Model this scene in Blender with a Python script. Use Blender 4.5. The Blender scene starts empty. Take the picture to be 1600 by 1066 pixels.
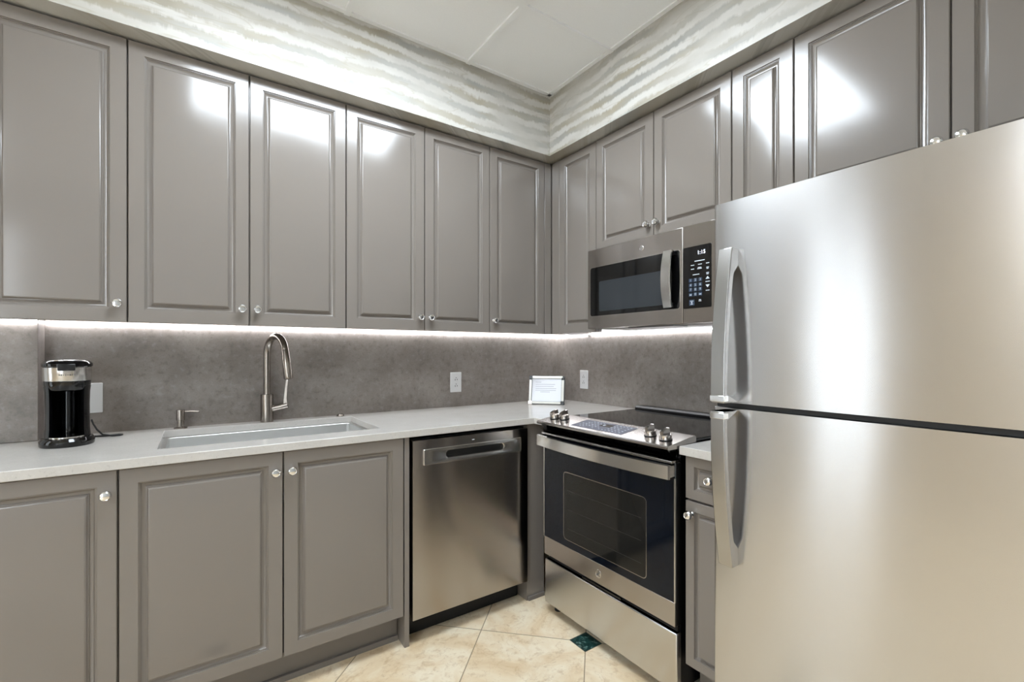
import bpy, bmesh, math, random
from mathutils import Vector, Matrix
random.seed(7)
PI = math.pi
SC = bpy.context.scene
COL = SC.collection

# ------------------------------------------------------------------ camera
CAM_X, CAM_Y, CAM_Z, YAW, FPX, CY = -2.1048, -2.4832, 1.2415, 0.6034, 721.03, 550.28
cd = bpy.data.cameras.new('camera')
cam = bpy.data.objects.new('camera', cd)
COL.objects.link(cam)
cam.location = (CAM_X, CAM_Y, CAM_Z)
cam.rotation_euler = (PI / 2, 0, -YAW)
cd.sensor_width = 36.0
cd.lens = FPX / 1600 * 36.0
cd.shift_y = (CY - 533) / 1600
cd.clip_start = 0.02
SC.camera = cam

# ------------------------------------------------------------------ world / exposure
w = bpy.data.worlds.new('world')
SC.world = w
w.use_nodes = True
bg = w.node_tree.nodes['Background']
bg.inputs[0].default_value = (0.86, 0.94, 1.0, 1)
bg.inputs[1].default_value = 1.7
vs = SC.view_settings
vs.view_transform = 'Standard'
vs.look = 'None'
vs.gamma = 1
vs.use_curve_mapping = False
vs.exposure = 1.78
TROFFER = 7.6
LED = 7.0

# ------------------------------------------------------------------ helpers
def lin(r, g, b):
    f = lambda c: (c / 255 / 12.92) if c / 255 <= 0.04045 else ((c / 255 + 0.055) / 1.055) ** 2.4
    return (f(r), f(g), f(b), 1)

class NT:
    """tiny node-tree builder"""
    def __init__(s, name):
        s.m = bpy.data.materials.new(name)
        s.m.use_nodes = True
        s.t = s.m.node_tree
        s.b = s.t.nodes['Principled BSDF']
    def n(s, typ, **kw):
        nd = s.t.nodes.new(typ)
        for k, v in kw.items():
            setattr(nd, k, v)
        return nd
    def put(s, sock, v):
        if v is None: return
        if hasattr(v, 'is_linked') or isinstance(v, bpy.types.NodeSocket):
            s.t.links.new(v, sock)
        else:
            sock.default_value = v
    def math(s, op, a, b=None, c=None):
        nd = s.n('ShaderNodeMath', operation=op)
        for i, v in enumerate((a, b, c)):
            s.put(nd.inputs[i], v)
        return nd.outputs[0]
    def mix(s, f, a, b):
        nd = s.n('ShaderNodeMix', data_type='RGBA')
        s.put(nd.inputs[0], f); s.put(nd.inputs[6], a); s.put(nd.inputs[7], b)
        return nd.outputs[2]
    def ramp(s, f, stops):
        nd = s.n('ShaderNodeValToRGB')
        el = nd.color_ramp.elements
        while len(el) < len(stops): el.new(0.5)
        for e, (p, c) in zip(el, stops):
            e.position = p; e.color = c if len(c) == 4 else (*c, 1)
        s.put(nd.inputs[0], f)
        return nd.outputs[0]
    def obj(s):
        return s.n('ShaderNodeTexCoord').outputs['Object']
    def scale(s, v, sc):
        nd = s.n('ShaderNodeMapping'); s.put(nd.inputs[0], v)
        nd.inputs['Scale'].default_value = sc
        return nd.outputs[0]
    def noise(s, v, sc, det=3, rough=0.5, dist=0.0):
        nd = s.n('ShaderNodeTexNoise'); s.put(nd.inputs['Vector'], v)
        nd.inputs['Scale'].default_value = sc; nd.inputs['Detail'].default_value = det
        nd.inputs['Roughness'].default_value = rough; nd.inputs['Distortion'].default_value = dist
        return nd.outputs['Fac']
    def bump(s, h, st, dist=0.01):
        nd = s.n('ShaderNodeBump'); s.put(nd.inputs['Height'], h)
        nd.inputs['Strength'].default_value = st; nd.inputs['Distance'].default_value = dist
        s.t.links.new(nd.outputs[0], s.b.inputs['Normal'])
    def set(s, **kw):
        for k, v in kw.items():
            s.put(s.b.inputs[k.replace('_', ' ')], v)
        return s

def simple(name, col, rough=0.4, metal=0.0, **kw):
    k = NT(name)
    k.set(Base_Color=lin(*col), Roughness=rough, Metallic=metal, **kw)
    return k.m

def emit(name, col, st):
    k = NT(name)
    k.set(Base_Color=lin(*col), Roughness=0.5)
    k.b.inputs['Emission Color'].default_value = lin(*col)
    k.b.inputs['Emission Strength'].default_value = st
    return k.m

def lacquer():
    k = NT('grey lacquer')
    v = k.obj()
    k.set(Base_Color=lin(127, 120, 113), Roughness=0.18)
    k.b.inputs['Coat Weight'].default_value = 0.25
    k.b.inputs['Coat Roughness'].default_value = 0.12
    k.bump(k.noise(v, 7.0, 2), 0.04, 0.02)
    return k.m

def steel(name, col, rough=0.3, aniso=0.85, tint=0.02, warp=0.0):
    """brushed steel: horizontal grain, so highlights stretch vertically"""
    k = NT(name)
    v = k.obj()
    g = k.noise(k.scale(v, (14, 14, 1100)), 1.0, 2, 0.6)
    c = lin(*col)
    lo = tuple(x * (1 - tint) for x in c[:3]) + (1,)
    k.set(Base_Color=k.mix(g, lo, c), Metallic=1.0)
    k.put(k.b.inputs['Roughness'], k.math('MULTIPLY_ADD', g, 0.02, rough - 0.01))
    k.b.inputs['Anisotropic'].default_value = aniso
    if warp:
        k.bump(k.noise(v, 2.6, 1, 0.4), warp, 0.05)
    cv = k.n('ShaderNodeCombineXYZ'); cv.inputs[2].default_value = 1.0
    k.t.links.new(cv.outputs[0], k.b.inputs['Tangent'])
    return k.m

def m_counter():
    k = NT('pale quartz')
    v = k.obj()
    a = k.noise(v, 9, 5, 0.6); b = k.noise(v, 140, 3, 0.7)
    base = k.mix(a, lin(188, 183, 177), lin(204, 200, 194))
    sp = k.ramp(b, [(0.30, (1, 1, 1)), (0.40, (0, 0, 0))])
    base = k.mix(k.math('MULTIPLY', sp, 0.5), base, lin(152, 147, 140))
    sp2 = k.ramp(b, [(0.62, (0, 0, 0)), (0.72, (1, 1, 1))])
    base = k.mix(k.math('MULTIPLY', sp2, 0.5), base, lin(220, 217, 212))
    k.set(Base_Color=base, Roughness=0.13)
    return k.m

def m_splash():
    k = NT('dark speckled stone')
    v = k.obj()
    a = k.noise(v, 4.5, 6, 0.65); b = k.noise(v, 38, 4, 0.6); c = k.noise(v, 170, 2, 0.6)
    base = k.ramp(a, [(0.3, lin(125, 117, 111)), (0.52, lin(145, 137, 131)), (0.72, lin(159, 152, 146))])
    base = k.mix(k.math('MULTIPLY', k.ramp(b, [(0.34, (1, 1, 1)), (0.46, (0, 0, 0))]), 0.45), base, lin(104, 99, 94))
    base = k.mix(k.math('MULTIPLY', k.ramp(b, [(0.56, (0, 0, 0)), (0.68, (1, 1, 1))]), 0.35), base, lin(172, 167, 163))
    base = k.mix(k.math('MULTIPLY', k.ramp(c, [(0.30, (1, 1, 1)), (0.44, (0, 0, 0))]), 0.4), base, lin(108, 103, 98))
    k.set(Base_Color=base, Roughness=0.36)
    return k.m

def m_wallpaper():
    k = NT('watery stripe wallpaper')
    v = k.obj()
    sx = k.n('ShaderNodeSeparateXYZ'); k.put(sx.inputs[0], v)
    x, y, z = sx.outputs
    h = k.math('SUBTRACT', x, y)                       # runs along both walls
    cb = k.n('ShaderNodeCombineXYZ'); k.put(cb.inputs[0], h); k.put(cb.inputs[2], z)
    p = cb.outputs[0]
    wob = k.noise(k.scale(p, (2.2, 1, 3)), 1.0, 2, 0.5)
    fine = k.noise(k.scale(p, (55, 1, 5)), 1.0, 3, 0.7)
    zz = k.math('ADD', k.math('ADD', z, k.math('MULTIPLY', wob, 0.11)), k.math('MULTIPLY', fine, 0.030))
    sn = k.math('SINE', k.math('MULTIPLY', zz, 2 * PI / 0.066))
    blot = k.noise(k.scale(p, (9, 1, 26)), 1.0, 4, 0.6)
    sv = k.math('ADD', k.math('MULTIPLY_ADD', sn, 0.5, 0.5), k.math('MULTIPLY_ADD', blot, 1.3, -0.65))
    white = k.ramp(sv, [(0.30, (0, 0, 0)), (0.48, (0.45, 0.45, 0.45)), (0.74, (1, 1, 1))])
    amp = k.ramp(k.noise(k.scale(p, (2.6, 1, 5.0)), 1.0, 3, 0.6), [(0.36, (0.05, 0.05, 0.05)), (0.62, (0.95, 0.95, 0.95))])
    hue = k.ramp(k.noise(k.scale(p, (2.2, 1, 10)), 1.0, 3), [(0.42, (0, 0, 0)), (0.58, (1, 1, 1))])
    cold = k.mix(hue, lin(152, 152, 148), lin(160, 152, 134))
    mid = k.mix(blot, lin(174, 170, 161), lin(188, 185, 178))
    base = k.mix(amp, mid, k.mix(white, cold, lin(202, 200, 194)))
    vein = k.math('ABSOLUTE', k.math('SUBTRACT', k.noise(k.scale(p, (1.6, 1, 9)), 1.0, 3, 0.5), 0.5))
    base = k.mix(k.ramp(vein, [(0.0, (0.4, 0.4, 0.4)), (0.010, (0, 0, 0))]), base, lin(160, 151, 130))
    k.set(Base_Color=base, Roughness=0.38)
    return k.m

def m_floor():
    k = NT('travertine floor tile')
    v = k.obj()
    sx = k.n('ShaderNodeSeparateXYZ'); k.put(sx.inputs[0], v)
    x, y, _ = sx.outputs
    P = 0.651
    u = k.math('DIVIDE', k.math('ADD', k.math('ADD', x, y), 1.757), P)
    q = k.math('DIVIDE', k.math('ADD', k.math('SUBTRACT', y, x), 0.311), P)
    def edge(t):
        return k.math('ABSOLUTE', k.math('SUBTRACT', t, k.math('ROUND', t)))
    g = k.math('MINIMUM', edge(u), edge(q))
    grout = k.math('LESS_THAN', g, 0.0045)
    def even(t):
        return k.math('SUBTRACT', t, k.math('MULTIPLY', k.math('ROUND', k.math('MULTIPLY', t, 0.5)), 2.0))
    eu, eq = even(u), even(q)
    dx = k.math('ABSOLUTE', k.math('MULTIPLY', k.math('SUBTRACT', eu, eq), P / 2))
    dy = k.math('ABSOLUTE', k.math('MULTIPLY', k.math('ADD', eu, eq), P / 2))
    md = k.math('MAXIMUM', dx, dy)
    ins = k.math('LESS_THAN', md, 0.0475)
    insg = k.math('LESS_THAN', md, 0.0500)
    cell = k.n('ShaderNodeCombineXYZ'); k.put(cell.inputs[0], k.math('FLOOR', u)); k.put(cell.inputs[1], k.math('FLOOR', q))
    wn = k.n('ShaderNodeTexWhiteNoise', noise_dimensions='3D'); k.put(wn.inputs['Vector'], cell.outputs[0])
    off = k.n('ShaderNodeVectorMath', operation='MULTIPLY_ADD')
    k.put(off.inputs[0], wn.outputs['Color']); off.inputs[1].default_value = (9, 9, 9); k.put(off.inputs[2], v)
    n1 = k.noise(off.outputs[0], 4.5, 8, 0.62, 0.8); n2 = k.noise(off.outputs[0], 22, 6, 0.65, 0.4); n3 = k.noise(off.outputs[0], 75, 3, 0.6)
    base = k.ramp(n1, [(0.28, lin(214, 186, 146)), (0.44, lin(228, 206, 172)), (0.60, lin(240, 226, 200)), (0.8, lin(224, 200, 162))])
    base = k.mix(k.math('MULTIPLY', k.ramp(n2, [(0.34, (1, 1, 1)), (0.46, (0, 0, 0))]), 0.45), base, lin(188, 156, 112))
    base = k.mix(k.math('MULTIPLY', k.ramp(n3, [(0.25, (1, 1, 1)), (0.34, (0, 0, 0))]), 0.5), base, lin(168, 138, 100))
    vn = k.math('ABSOLUTE', k.math('SUBTRACT', k.noise(off.outputs[0], 3.2, 6, 0.6, 1.2), 0.5))
    base = k.mix(k.ramp(vn, [(0.0, (0.3, 0.3, 0.3)), (0.008, (0, 0, 0))]), base, lin(178, 142, 100))
    base = k.mix(grout, base, lin(150, 132, 105))
    gn = k.noise(k.scale(v, (1, 1, 1)), 34, 6, 0.7, 2.0)
    green = k.ramp(gn, [(0.35, lin(14, 38, 36)), (0.55, lin(30, 62, 58)), (0.62, lin(120, 150, 142)), (0.68, lin(24, 54, 50))])
    base = k.mix(insg, base, lin(120, 110, 92))
    base = k.mix(ins, base, green)
    k.set(Base_Color=base, Roughness=0.3)
    return k.m

def m_tile():
    k = NT('ceiling tile')
    v = k.obj()
    k.set(Base_Color=k.mix(k.noise(v, 160, 3), lin(240, 241, 241), lin(246, 247, 247)), Roughness=0.9)
    return k.m

M = dict(
    lacquer=lacquer(),
    steel=steel('brushed steel', (204, 202, 199), 0.23, 0.9),
    fridge_steel=steel('fridge brushed steel', (204, 203, 203), 0.24, 0.84, 0.015, 0.05),
    dark_steel=steel('slate steel', (176, 170, 165), 0.21, 0.9, 0.02, 0.05),
    soft_steel=steel('satin nickel', (150, 142, 134), 0.26, 0.4),
    sink_steel=steel('sink steel', (226, 226, 224), 0.34, 0.4),
    handle_steel=steel('handle steel', (176, 174, 172), 0.24, 0.6),
    chrome=simple('chrome', (236, 236, 236), 0.06, 1.0),
    polished=simple('polished steel', (205, 200, 195), 0.14, 1.0),
    counter=m_counter(), splash=m_splash(), paper=m_wallpaper(), floor=m_floor(), tile=m_tile(),
    tbar=simple('white painted metal', (242, 243, 243), 0.55),
    plaster=simple('warm plaster', (208, 210, 213), 0.8),
    tan_plaster=simple('tan plaster', (206, 190, 168), 0.8),
    white=simple('white plastic', (228, 228, 228), 0.35),
    slot=simple('outlet slot', (22, 20, 19), 0.6),
    black=simple('black plastic', (14, 14, 15), 0.28),
    matt_black=simple('matt black', (9, 9, 10), 0.7),
    panel_steel=simple('panel steel', (168, 164, 160), 0.2, 1.0),
    gloss_black=simple('gloss black', (8, 8, 9), 0.07),
    cooktop=simple('black ceramic glass', (13, 13, 14), 0.05),
    oven_glass=simple('tinted oven glass', (14, 19, 28), 0.06, **{'Specular_IOR_Level': 0.25}),
    oven_window=simple('oven window', (27, 27, 26), 0.08, **{'Specular_IOR_Level': 0.3}),
    screen=simple('microwave screen', (46, 50, 54), 0.10),
    panel_grey=simple('touch panel grey', (84, 86, 98), 0.45),
    key=simple('key marks', (205, 212, 222), 0.5),
    key_dim=simple('dim key', (44, 58, 78), 0.3),
    paper_white=simple('paper', (232, 234, 240), 0.5),
    ink=simple('grey ink', (176, 176, 184), 0.7),
    mark=simple('etched mark', (110, 108, 104), 0.5),
    clear=simple('clear acrylic', (226, 224, 216), 0.12),
    gasket=simple('black gasket', (16, 18, 22), 0.5),
    rubber=simple('black cord', (10, 10, 10), 0.5),
    frame_white=simple('white window frame', (226, 225, 221), 0.4),
    toe=simple('toe kick grey', (118, 112, 106), 0.45),
    led=emit('led', (248, 250, 255), LED),
    troffer=emit('light diffuser', (234, 245, 255), TROFFER),
    clock=emit('clock digits', (230, 240, 255), 0.7),
)
k = NT('added sheer dimmer')  # invented sheer sheet that weakens daylight through the tall opening
tr = k.n('ShaderNodeBsdfTranslucent'); tr.inputs[0].default_value = lin(235, 235, 232)
ms = k.n('ShaderNodeMixShader'); ms.inputs[0].default_value = 0.6
k.set(Base_Color=lin(235, 235, 232), Roughness=0.9)
k.t.links.new(k.b.outputs[0], ms.inputs[1]); k.t.links.new(tr.outputs[0], ms.inputs[2])
tp = k.n('ShaderNodeBsdfTransparent')
m2 = k.n('ShaderNodeMixShader'); m2.inputs[0].default_value = 0.9
k.t.links.new(ms.outputs[0], m2.inputs[1]); k.t.links.new(tp.outputs[0], m2.inputs[2])
k.t.links.new(m2.outputs[0], k.t.nodes['Material Output'].inputs[0])
M['added_dimmer'] = k.m
gl = NT('window glass')
gl.set(Base_Color=(1, 1, 1, 1), Roughness=0.0, IOR=1.45)
gl.b.inputs['Transmission Weight'].default_value = 1.0
M['glass'] = gl.m

def obj(name, bm, mat, parent=None, bevel=0.0, segs=2, smooth=None):
    me = bpy.data.meshes.new(name)
    bmesh.ops.recalc_face_normals(bm, faces=bm.faces[:])
    bm.to_mesh(me); bm.free()
    me.materials.append(M[mat] if isinstance(mat, str) else mat)
    o = bpy.data.objects.new(name, me)
    COL.objects.link(o)
    if parent is not None: o.parent = parent
    if smooth is not None:
        me.shade_smooth()
        me.set_sharp_from_angle(angle=math.radians(smooth))
    if bevel:
        md = o.modifiers.new('bevel', 'BEVEL')
        md.width = bevel; md.segments = segs; md.limit_method = 'ANGLE'; md.angle_limit = math.radians(40)
        md.harden_normals = False
        if smooth is None:
            me.shade_smooth(); me.set_sharp_from_angle(angle=math.radians(35))
    return o

def thing(name, label, cat, loc=(0, 0, 0), rz=0.0, group=None):
    o = bpy.data.objects.new(name, None)
    COL.objects.link(o)
    o.empty_display_size = 0.1
    o.location = loc; o.rotation_euler = (0, 0, rz)
    o['label'] = label; o['category'] = cat
    if group: o['group'] = group
    return o

def tag(o, label, cat, group=None):
    o['label'] = label; o['category'] = cat
    if group: o['group'] = group
    return o

def struct(o):
    o['kind'] = 'structure'
    return o

def dup(root, loc, rz, label):
    r = root.copy(); COL.objects.link(r); r.location = loc; r.rotation_euler = (0, 0, rz); r['label'] = label
    for ch in root.children:
        c = ch.copy(); COL.objects.link(c); c.parent = r
        for g in ch.children:
            d = g.copy(); COL.objects.link(d); d.parent = c
    return r

def box(bm, x0, x1, y0, y1, z0, z1):
    v = [bm.verts.new(p) for p in ((x0, y0, z0), (x1, y0, z0), (x1, y1, z0), (x0, y1, z0), (x0, y0, z1), (x1, y0, z1), (x1, y1, z1), (x0, y1, z1))]
    for f in ((0, 3, 2, 1), (4, 5, 6, 7), (0, 1, 5, 4), (1, 2, 6, 5), (2, 3, 7, 6), (3, 0, 4, 7)):
        bm.faces.new([v[i] for i in f])
    return bm

def bx(*a):
    bm = bmesh.new()
    for i in range(0, len(a), 6): box(bm, *a[i:i + 6])
    return bm

def bridge(bm, A, B, closed=True):
    n = len(A)
    for i in range(n if closed else n - 1):
        j = (i + 1) % n
        bm.faces.new((A[i], A[j], B[j], B[i]))

def loft(bm, loops, cap0=True, cap1=True, closed=True):
    L = [[bm.verts.new(p) for p in lp] for lp in loops]
    for a, b in zip(L, L[1:]): bridge(bm, a, b, closed)
    if cap0: bm.faces.new(L[0][::-1])
    if cap1: bm.faces.new(L[-1])
    return bm

def lathe(bm, prof, org=(0, 0, 0), axis=(0, 0, 1), seg=24):
    """prof: list of (radius, height) along axis"""
    ax = Vector(axis).normalized()
    t = Vector((1, 0, 0)) if abs(ax.x) < 0.9 else Vector((0, 1, 0))
    u = (t - ax * t.dot(ax)).normalized(); v = ax.cross(u)
    o = Vector(org)
    loops = [[o + ax * h + (u * math.cos(2 * PI * i / seg) + v * math.sin(2 * PI * i / seg)) * max(r, 1e-4) for i in range(seg)] for r, h in prof]
    return loft(bm, loops)

def tube(bm, pts, r, seg=12):
    pts = [Vector(p) for p in pts]
    rs = r if isinstance(r, (list, tuple)) else [r] * len(pts)
    loops = []; u = None
    for i, p in enumerate(pts):
        d = (pts[min(i + 1, len(pts) - 1)] - pts[max(i - 1, 0)]).normalized()
        if u is None:
            t = Vector((0, 0, 1)) if abs(d.z) < 0.9 else Vector((1, 0, 0))
            u = (t - d * t.dot(d)).normalized()
        else:
            u = (u - d * u.dot(d)).normalized()
        v = d.cross(u)
        loops.append([p + (u * math.cos(2 * PI * k / seg) + v * math.sin(2 * PI * k / seg)) * rs[i] for k in range(seg)])
    return loft(bm, loops)

def prism(bm, poly, fn, a, b):
    """extrude 2-D polygon between a and b; fn(p, q, t) -> 3-D"""
    return loft(bm, [[fn(p, q, a) for p, q in poly], [fn(p, q, b) for p, q in poly]])

def rrect(x0, x1, y0, y1, r, n=5):
    out = []
    for cx, cy, a0 in ((x1 - r, y1 - r, 0), (x0 + r, y1 - r, 90), (x0 + r, y0 + r, 180), (x1 - r, y0 + r, 270)):
        for k in range(n + 1):
            a = math.radians(a0 + 90 * k / n)
            out.append((cx + r * math.cos(a), cy + r * math.sin(a)))
    return out

def text_bm(s, size, align='CENTER'):
    c = bpy.data.curves.new('lettering', 'FONT')
    c.body = s; c.size = size; c.align_x = align; c.align_y = 'CENTER'; c.extrude = 0.0002
    o = bpy.data.objects.new('lettering', c)
    COL.objects.link(o)
    dg = bpy.context.evaluated_depsgraph_get()
    me = bpy.data.meshes.new_from_object(o.evaluated_get(dg))
    bpy.data.objects.remove(o)
    bm = bmesh.new(); bm.from_mesh(me); bpy.data.meshes.remove(me); bpy.data.curves.remove(c)
    return bm

def stand(bm, x, y, z):
    """lettering laid out in XY -> upright on a face looking along -Y, centred at x, y, z"""
    for v in bm.verts:
        v.co = Vector((x + v.co.x, y - v.co.z, z + v.co.y))
    return bm

def merge(a, b):
    me = bpy.data.meshes.new('t'); b.to_mesh(me); b.free(); a.from_mesh(me); bpy.data.meshes.remove(me)
    return a

# ------------------------------------------------------------------ cabinet kit (front faces local -Y)
PROF = [(0.0, 0.0195), (0.0, 0.002), (0.002, 0.0), (0.0455, 0.0), (0.0462, 0.0005), (0.0464, 0.0034), (0.0490, 0.0036), (0.0493, 0.0062), (0.0512, 0.0064),
        (0.0530, 0.0082), (0.0560, 0.0100), (0.0600, 0.0108), (0.0640, 0.0108), (0.0644, 0.0082), (0.0665, 0.0078), (0.0690, 0.0056), (0.0705, 0.0026), (0.0725, 0.0014), (0.0732, 0.0013), (0.0735, 0.0001), (0.0750, 0.0)]

def door(parent, x0, x1, z0, z1, yf, name='door', k=1.0, g=0.0021):
    bm = bmesh.new()
    x0 += g; x1 -= g; z0 += g * 0.6; z1 -= g * 0.6
    loops = []
    for d, y in PROF:
        d *= k
        y = y if y > 0.015 else y * 1.25
        loops.append([(x0 + d, yf + y, z0 + d), (x1 - d, yf + y, z0 + d), (x1 - d, yf + y, z1 - d), (x0 + d, yf + y, z1 - d)])
    loft(bm, loops)
    return obj(name, bm, 'lacquer', parent, smooth=28)

KNOB = [(0.0095, 0), (0.0095, 0.002), (0.0065, 0.005), (0.0052, 0.010), (0.0075, 0.0125), (0.0128, 0.0150), (0.0158, 0.0195), (0.0160, 0.0225), (0.0148, 0.0262),
        (0.0118, 0.0295), (0.0110, 0.0290), (0.0070, 0.0300), (0.0030, 0.0304)]

def knob(parent, x, yf, z):
    bm = bmesh.new()
    lathe(bm, KNOB, (x, yf, z), (0, -1, 0), 28)
    return obj('knob', bm, 'chrome', parent, smooth=35)

YF = -0.344                      # front of the upper doors
ZB, ZT = 1.348, 2.364

def upper(label, loc, rz, wdt, doors, z0=ZB, filler=None):
    """doors: (x0, x1, knob side -1/0/1)"""
    t = thing('wall_cabinet', label, 'cabinet', (loc[0], loc[1], z0), rz, 'wall cabinets')
    H = ZT - z0
    e = 0.0006
    obj('body', bx(e, wdt - e, -0.3235, -0.001, 0.018, H - 0.002, 0.0, wdt, -0.3235, -0.300, 0.0015, 0.018), 'lacquer', t)
    for x0, x1, ks in doors:
        d = door(t, x0, x1, 0, H, YF)
        if ks:
            knob(d, (x1 - 0.027) if ks > 0 else (x0 + 0.027), YF, 0.066)
    if filler:
        obj('filler', bx(filler[0] + 0.0015, filler[1], -0.3425, -0.318, 0.0, H), 'lacquer', t, bevel=0.002)
    return t

R = -PI / 2                      # right-hand wall: local x runs towards the viewer, local -y faces -X

# ------------------------------------------------------------------ room shell
CEIL = 2.714
XL, YB = -4.6, -4.3              # far left wall, wall behind the camera
def wall(name, *b, mat='plaster'):
    return struct(obj(name, bx(*b), mat))
wall('floor', XL - 0.15, 0.15, YB - 0.15, 0.15, -0.05, 0.0, mat='floor')
wall('ceiling', XL - 0.15, 0.15, YB - 0.15, 0.15, CEIL + 0.004, CEIL + 0.06, mat='tile')
wall('wall_back', XL - 0.15, 0.15, 0.022, 0.15, 0, CEIL + 0.004)
wall('wall_right', 0.022, 0.15, YB - 0.15, 0.022, 0, CEIL + 0.004)
WX0, WX1, WZ0, WZ1 = -4.50, -3.55, 0.10, 2.36
struct(obj('wall_front', bx(XL - 0.15, WX0, YB - 0.15, YB, 0, CEIL + 0.004, WX1, 0.022, YB - 0.15, YB, 0, CEIL + 0.004,
                            WX0, WX1, YB - 0.15, YB, 0, WZ0, WX0, WX1, YB - 0.15, YB, WZ1, CEIL + 0.004), 'plaster'))
win = struct(obj('fill_window_2', bx(WX0, WX0 + 0.05, YB - 0.10, YB - 0.04, WZ0, WZ1, WX1 - 0.05, WX1, YB - 0.10, YB - 0.04, WZ0, WZ1,  # unseen window added behind the camera for fill daylight
                                WX0, WX1, YB - 0.10, YB - 0.04, WZ0, WZ0 + 0.06, WX0, WX1, YB - 0.10, YB - 0.04, WZ1 - 0.06, WZ1), 'frame_white'))
obj('pane', bx(WX0 + 0.05, WX1 - 0.05, YB - 0.073, YB - 0.067, WZ0 + 0.06, WZ1 - 0.06), 'glass', win)
# left wall with a tall glazed opening
GY0, GY1, GZ0, GZ1 = -0.92, -0.34, 0.06, 2.36
LY0, LY1 = -3.95, -2.65
bm = bx(XL - 0.15, XL, YB, LY0, 0, CEIL + 0.004, XL - 0.15, XL, LY1, GY0, 0, CEIL + 0.004, XL - 0.15, XL, LY0, LY1, GZ1, CEIL + 0.004, XL - 0.15, XL, LY0, LY1, 0, 0.5, XL - 0.15, XL, GY1, 0.022, 0, CEIL + 0.004,
        XL - 0.15, XL, GY0, GY1, GZ1, CEIL + 0.004, XL - 0.15, XL, GY0, GY1, 0, GZ0)
struct(obj('wall_left', bm, 'tan_plaster'))
bm = bx(XL - 0.10, XL - 0.04, GY0, GY0 + 0.05, GZ0, GZ1, XL - 0.10, XL - 0.04, GY1 - 0.05, GY1, GZ0, GZ1,
        XL - 0.10, XL - 0.04, GY0, GY1, GZ1 - 0.06, GZ1, XL - 0.10, XL - 0.04, GY0, GY1, GZ0, GZ0 + 0.06, XL - 0.10, XL - 0.03, -0.71, -0.56, GZ0, GZ1)
win = struct(obj('window_1', bm, 'frame_white'))
obj('added_dimmer', bx(XL - 0.035, XL - 0.032, GY0 + 0.02, -0.712, GZ0, GZ1 - 0.02, XL - 0.035, XL - 0.032, -0.558, GY1 - 0.02, GZ0, GZ1 - 0.02), 'added_dimmer', win)  # sheets added to tone down the bright streak mirrored in the fridge
obj('pane', bx(XL - 0.073, XL - 0.067, GY0 + 0.05, GY1 - 0.05, GZ0 + 0.06, GZ1 - 0.06), 'glass', win)
win = struct(obj('fill_window_3', bx(XL - 0.10, XL - 0.04, LY0, LY0 + 0.05, 0.5, GZ1, XL - 0.10, XL - 0.04, LY1 - 0.05, LY1, 0.5, GZ1, XL - 0.10, XL - 0.04, LY0, LY1, GZ1 - 0.06, GZ1,  # added out of view, brings fill daylight onto the range wall
                                XL - 0.10, XL - 0.04, LY0, LY1, 0.5, 0.56, XL - 0.09, XL - 0.05, -3.32, -3.28, 0.5, GZ1), 'frame_white'))
obj('pane', bx(XL - 0.073, XL - 0.067, LY0 + 0.05, LY1 - 0.05, 0.56, GZ1 - 0.06), 'glass', win)
# soffits above the cabinets, papered on face and underside
SF = -0.419
SZ = 2.3705
struct(obj('wall_soffit_back', bx(-3.44, 0.022, SF, 0.022, SZ, CEIL + 0.004), 'paper'))
struct(obj('wall_soffit_right', bx(SF, 0.022, YB, SF, SZ, CEIL + 0.004), 'paper'))
# stone backsplash slabs (the left one steps forward)
struct(obj('wall_backsplash_back', bx(-2.578, 0.0, 0.0, 0.022, 0.90, 1.366), 'splash'))
struct(obj('wall_backsplash_right', bx(0.0, 0.022, -2.5, 0.022, 0.90, 1.80), 'splash'))
struct(obj('wall_backsplash_left', bx(-2.78, -2.5785, -0.088, 0.022, 0.9145, 1.364), 'splash', bevel=0.002))
# ceiling grid and wall angle
TX, TY = [-0.955, -1.557, -2.159, -2.761, -3.363, -3.965], [-0.898, -1.500, -2.102, -2.704, -3.306, -3.908]
bm = bmesh.new()
for x in TX: box(bm, x - 0.012, x + 0.012, YB, SF, CEIL - 0.006, CEIL + 0.004)
for y in TY: box(bm, XL, SF, y - 0.012, y + 0.012, CEIL - 0.0062, CEIL + 0.004)
struct(obj('trim_1', bm, 'tbar'))
bm = bx(XL, SF, SF - 0.022, SF, CEIL - 0.002, CEIL + 0.004, SF - 0.022, SF, YB, SF, CEIL - 0.002, CEIL + 0.004)
struct(obj('trim_2', bm, 'tbar'))

def troffer(x0, x1, y0, y1, label):
    t = thing('ceiling_light', label, 'light', ((x0 + x1) / 2, (y0 + y1) / 2, CEIL), 0, 'recessed ceiling lights')
    a, b = (x1 - x0) / 2 - 0.014, (y1 - y0) / 2 - 0.014
    obj('frame', bx(-a, a, -b, -b + 0.03, -0.012, 0.003, -a, a, b - 0.03, b, -0.012, 0.003,
                    -a, -a + 0.03, -b + 0.03, b - 0.03, -0.012, 0.003, a - 0.03, a, -b + 0.03, b - 0.03, -0.012, 0.003), 'tbar', t)
    obj('diffuser', bx(-a + 0.03, a - 0.03, -b + 0.03, b - 0.03, -0.008, 0.002), 'troffer', t)
troffer(-2.159, -0.955, -1.500, -0.898, 'rectangular ceiling light panel nearest the corner of the cabinets')
troffer(-4.565, -3.363, -2.704, -2.102, 'added out-of-view fill light panel on the ceiling at the far side of the room')  # added purely for fill, placed clear of view and reflections

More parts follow.
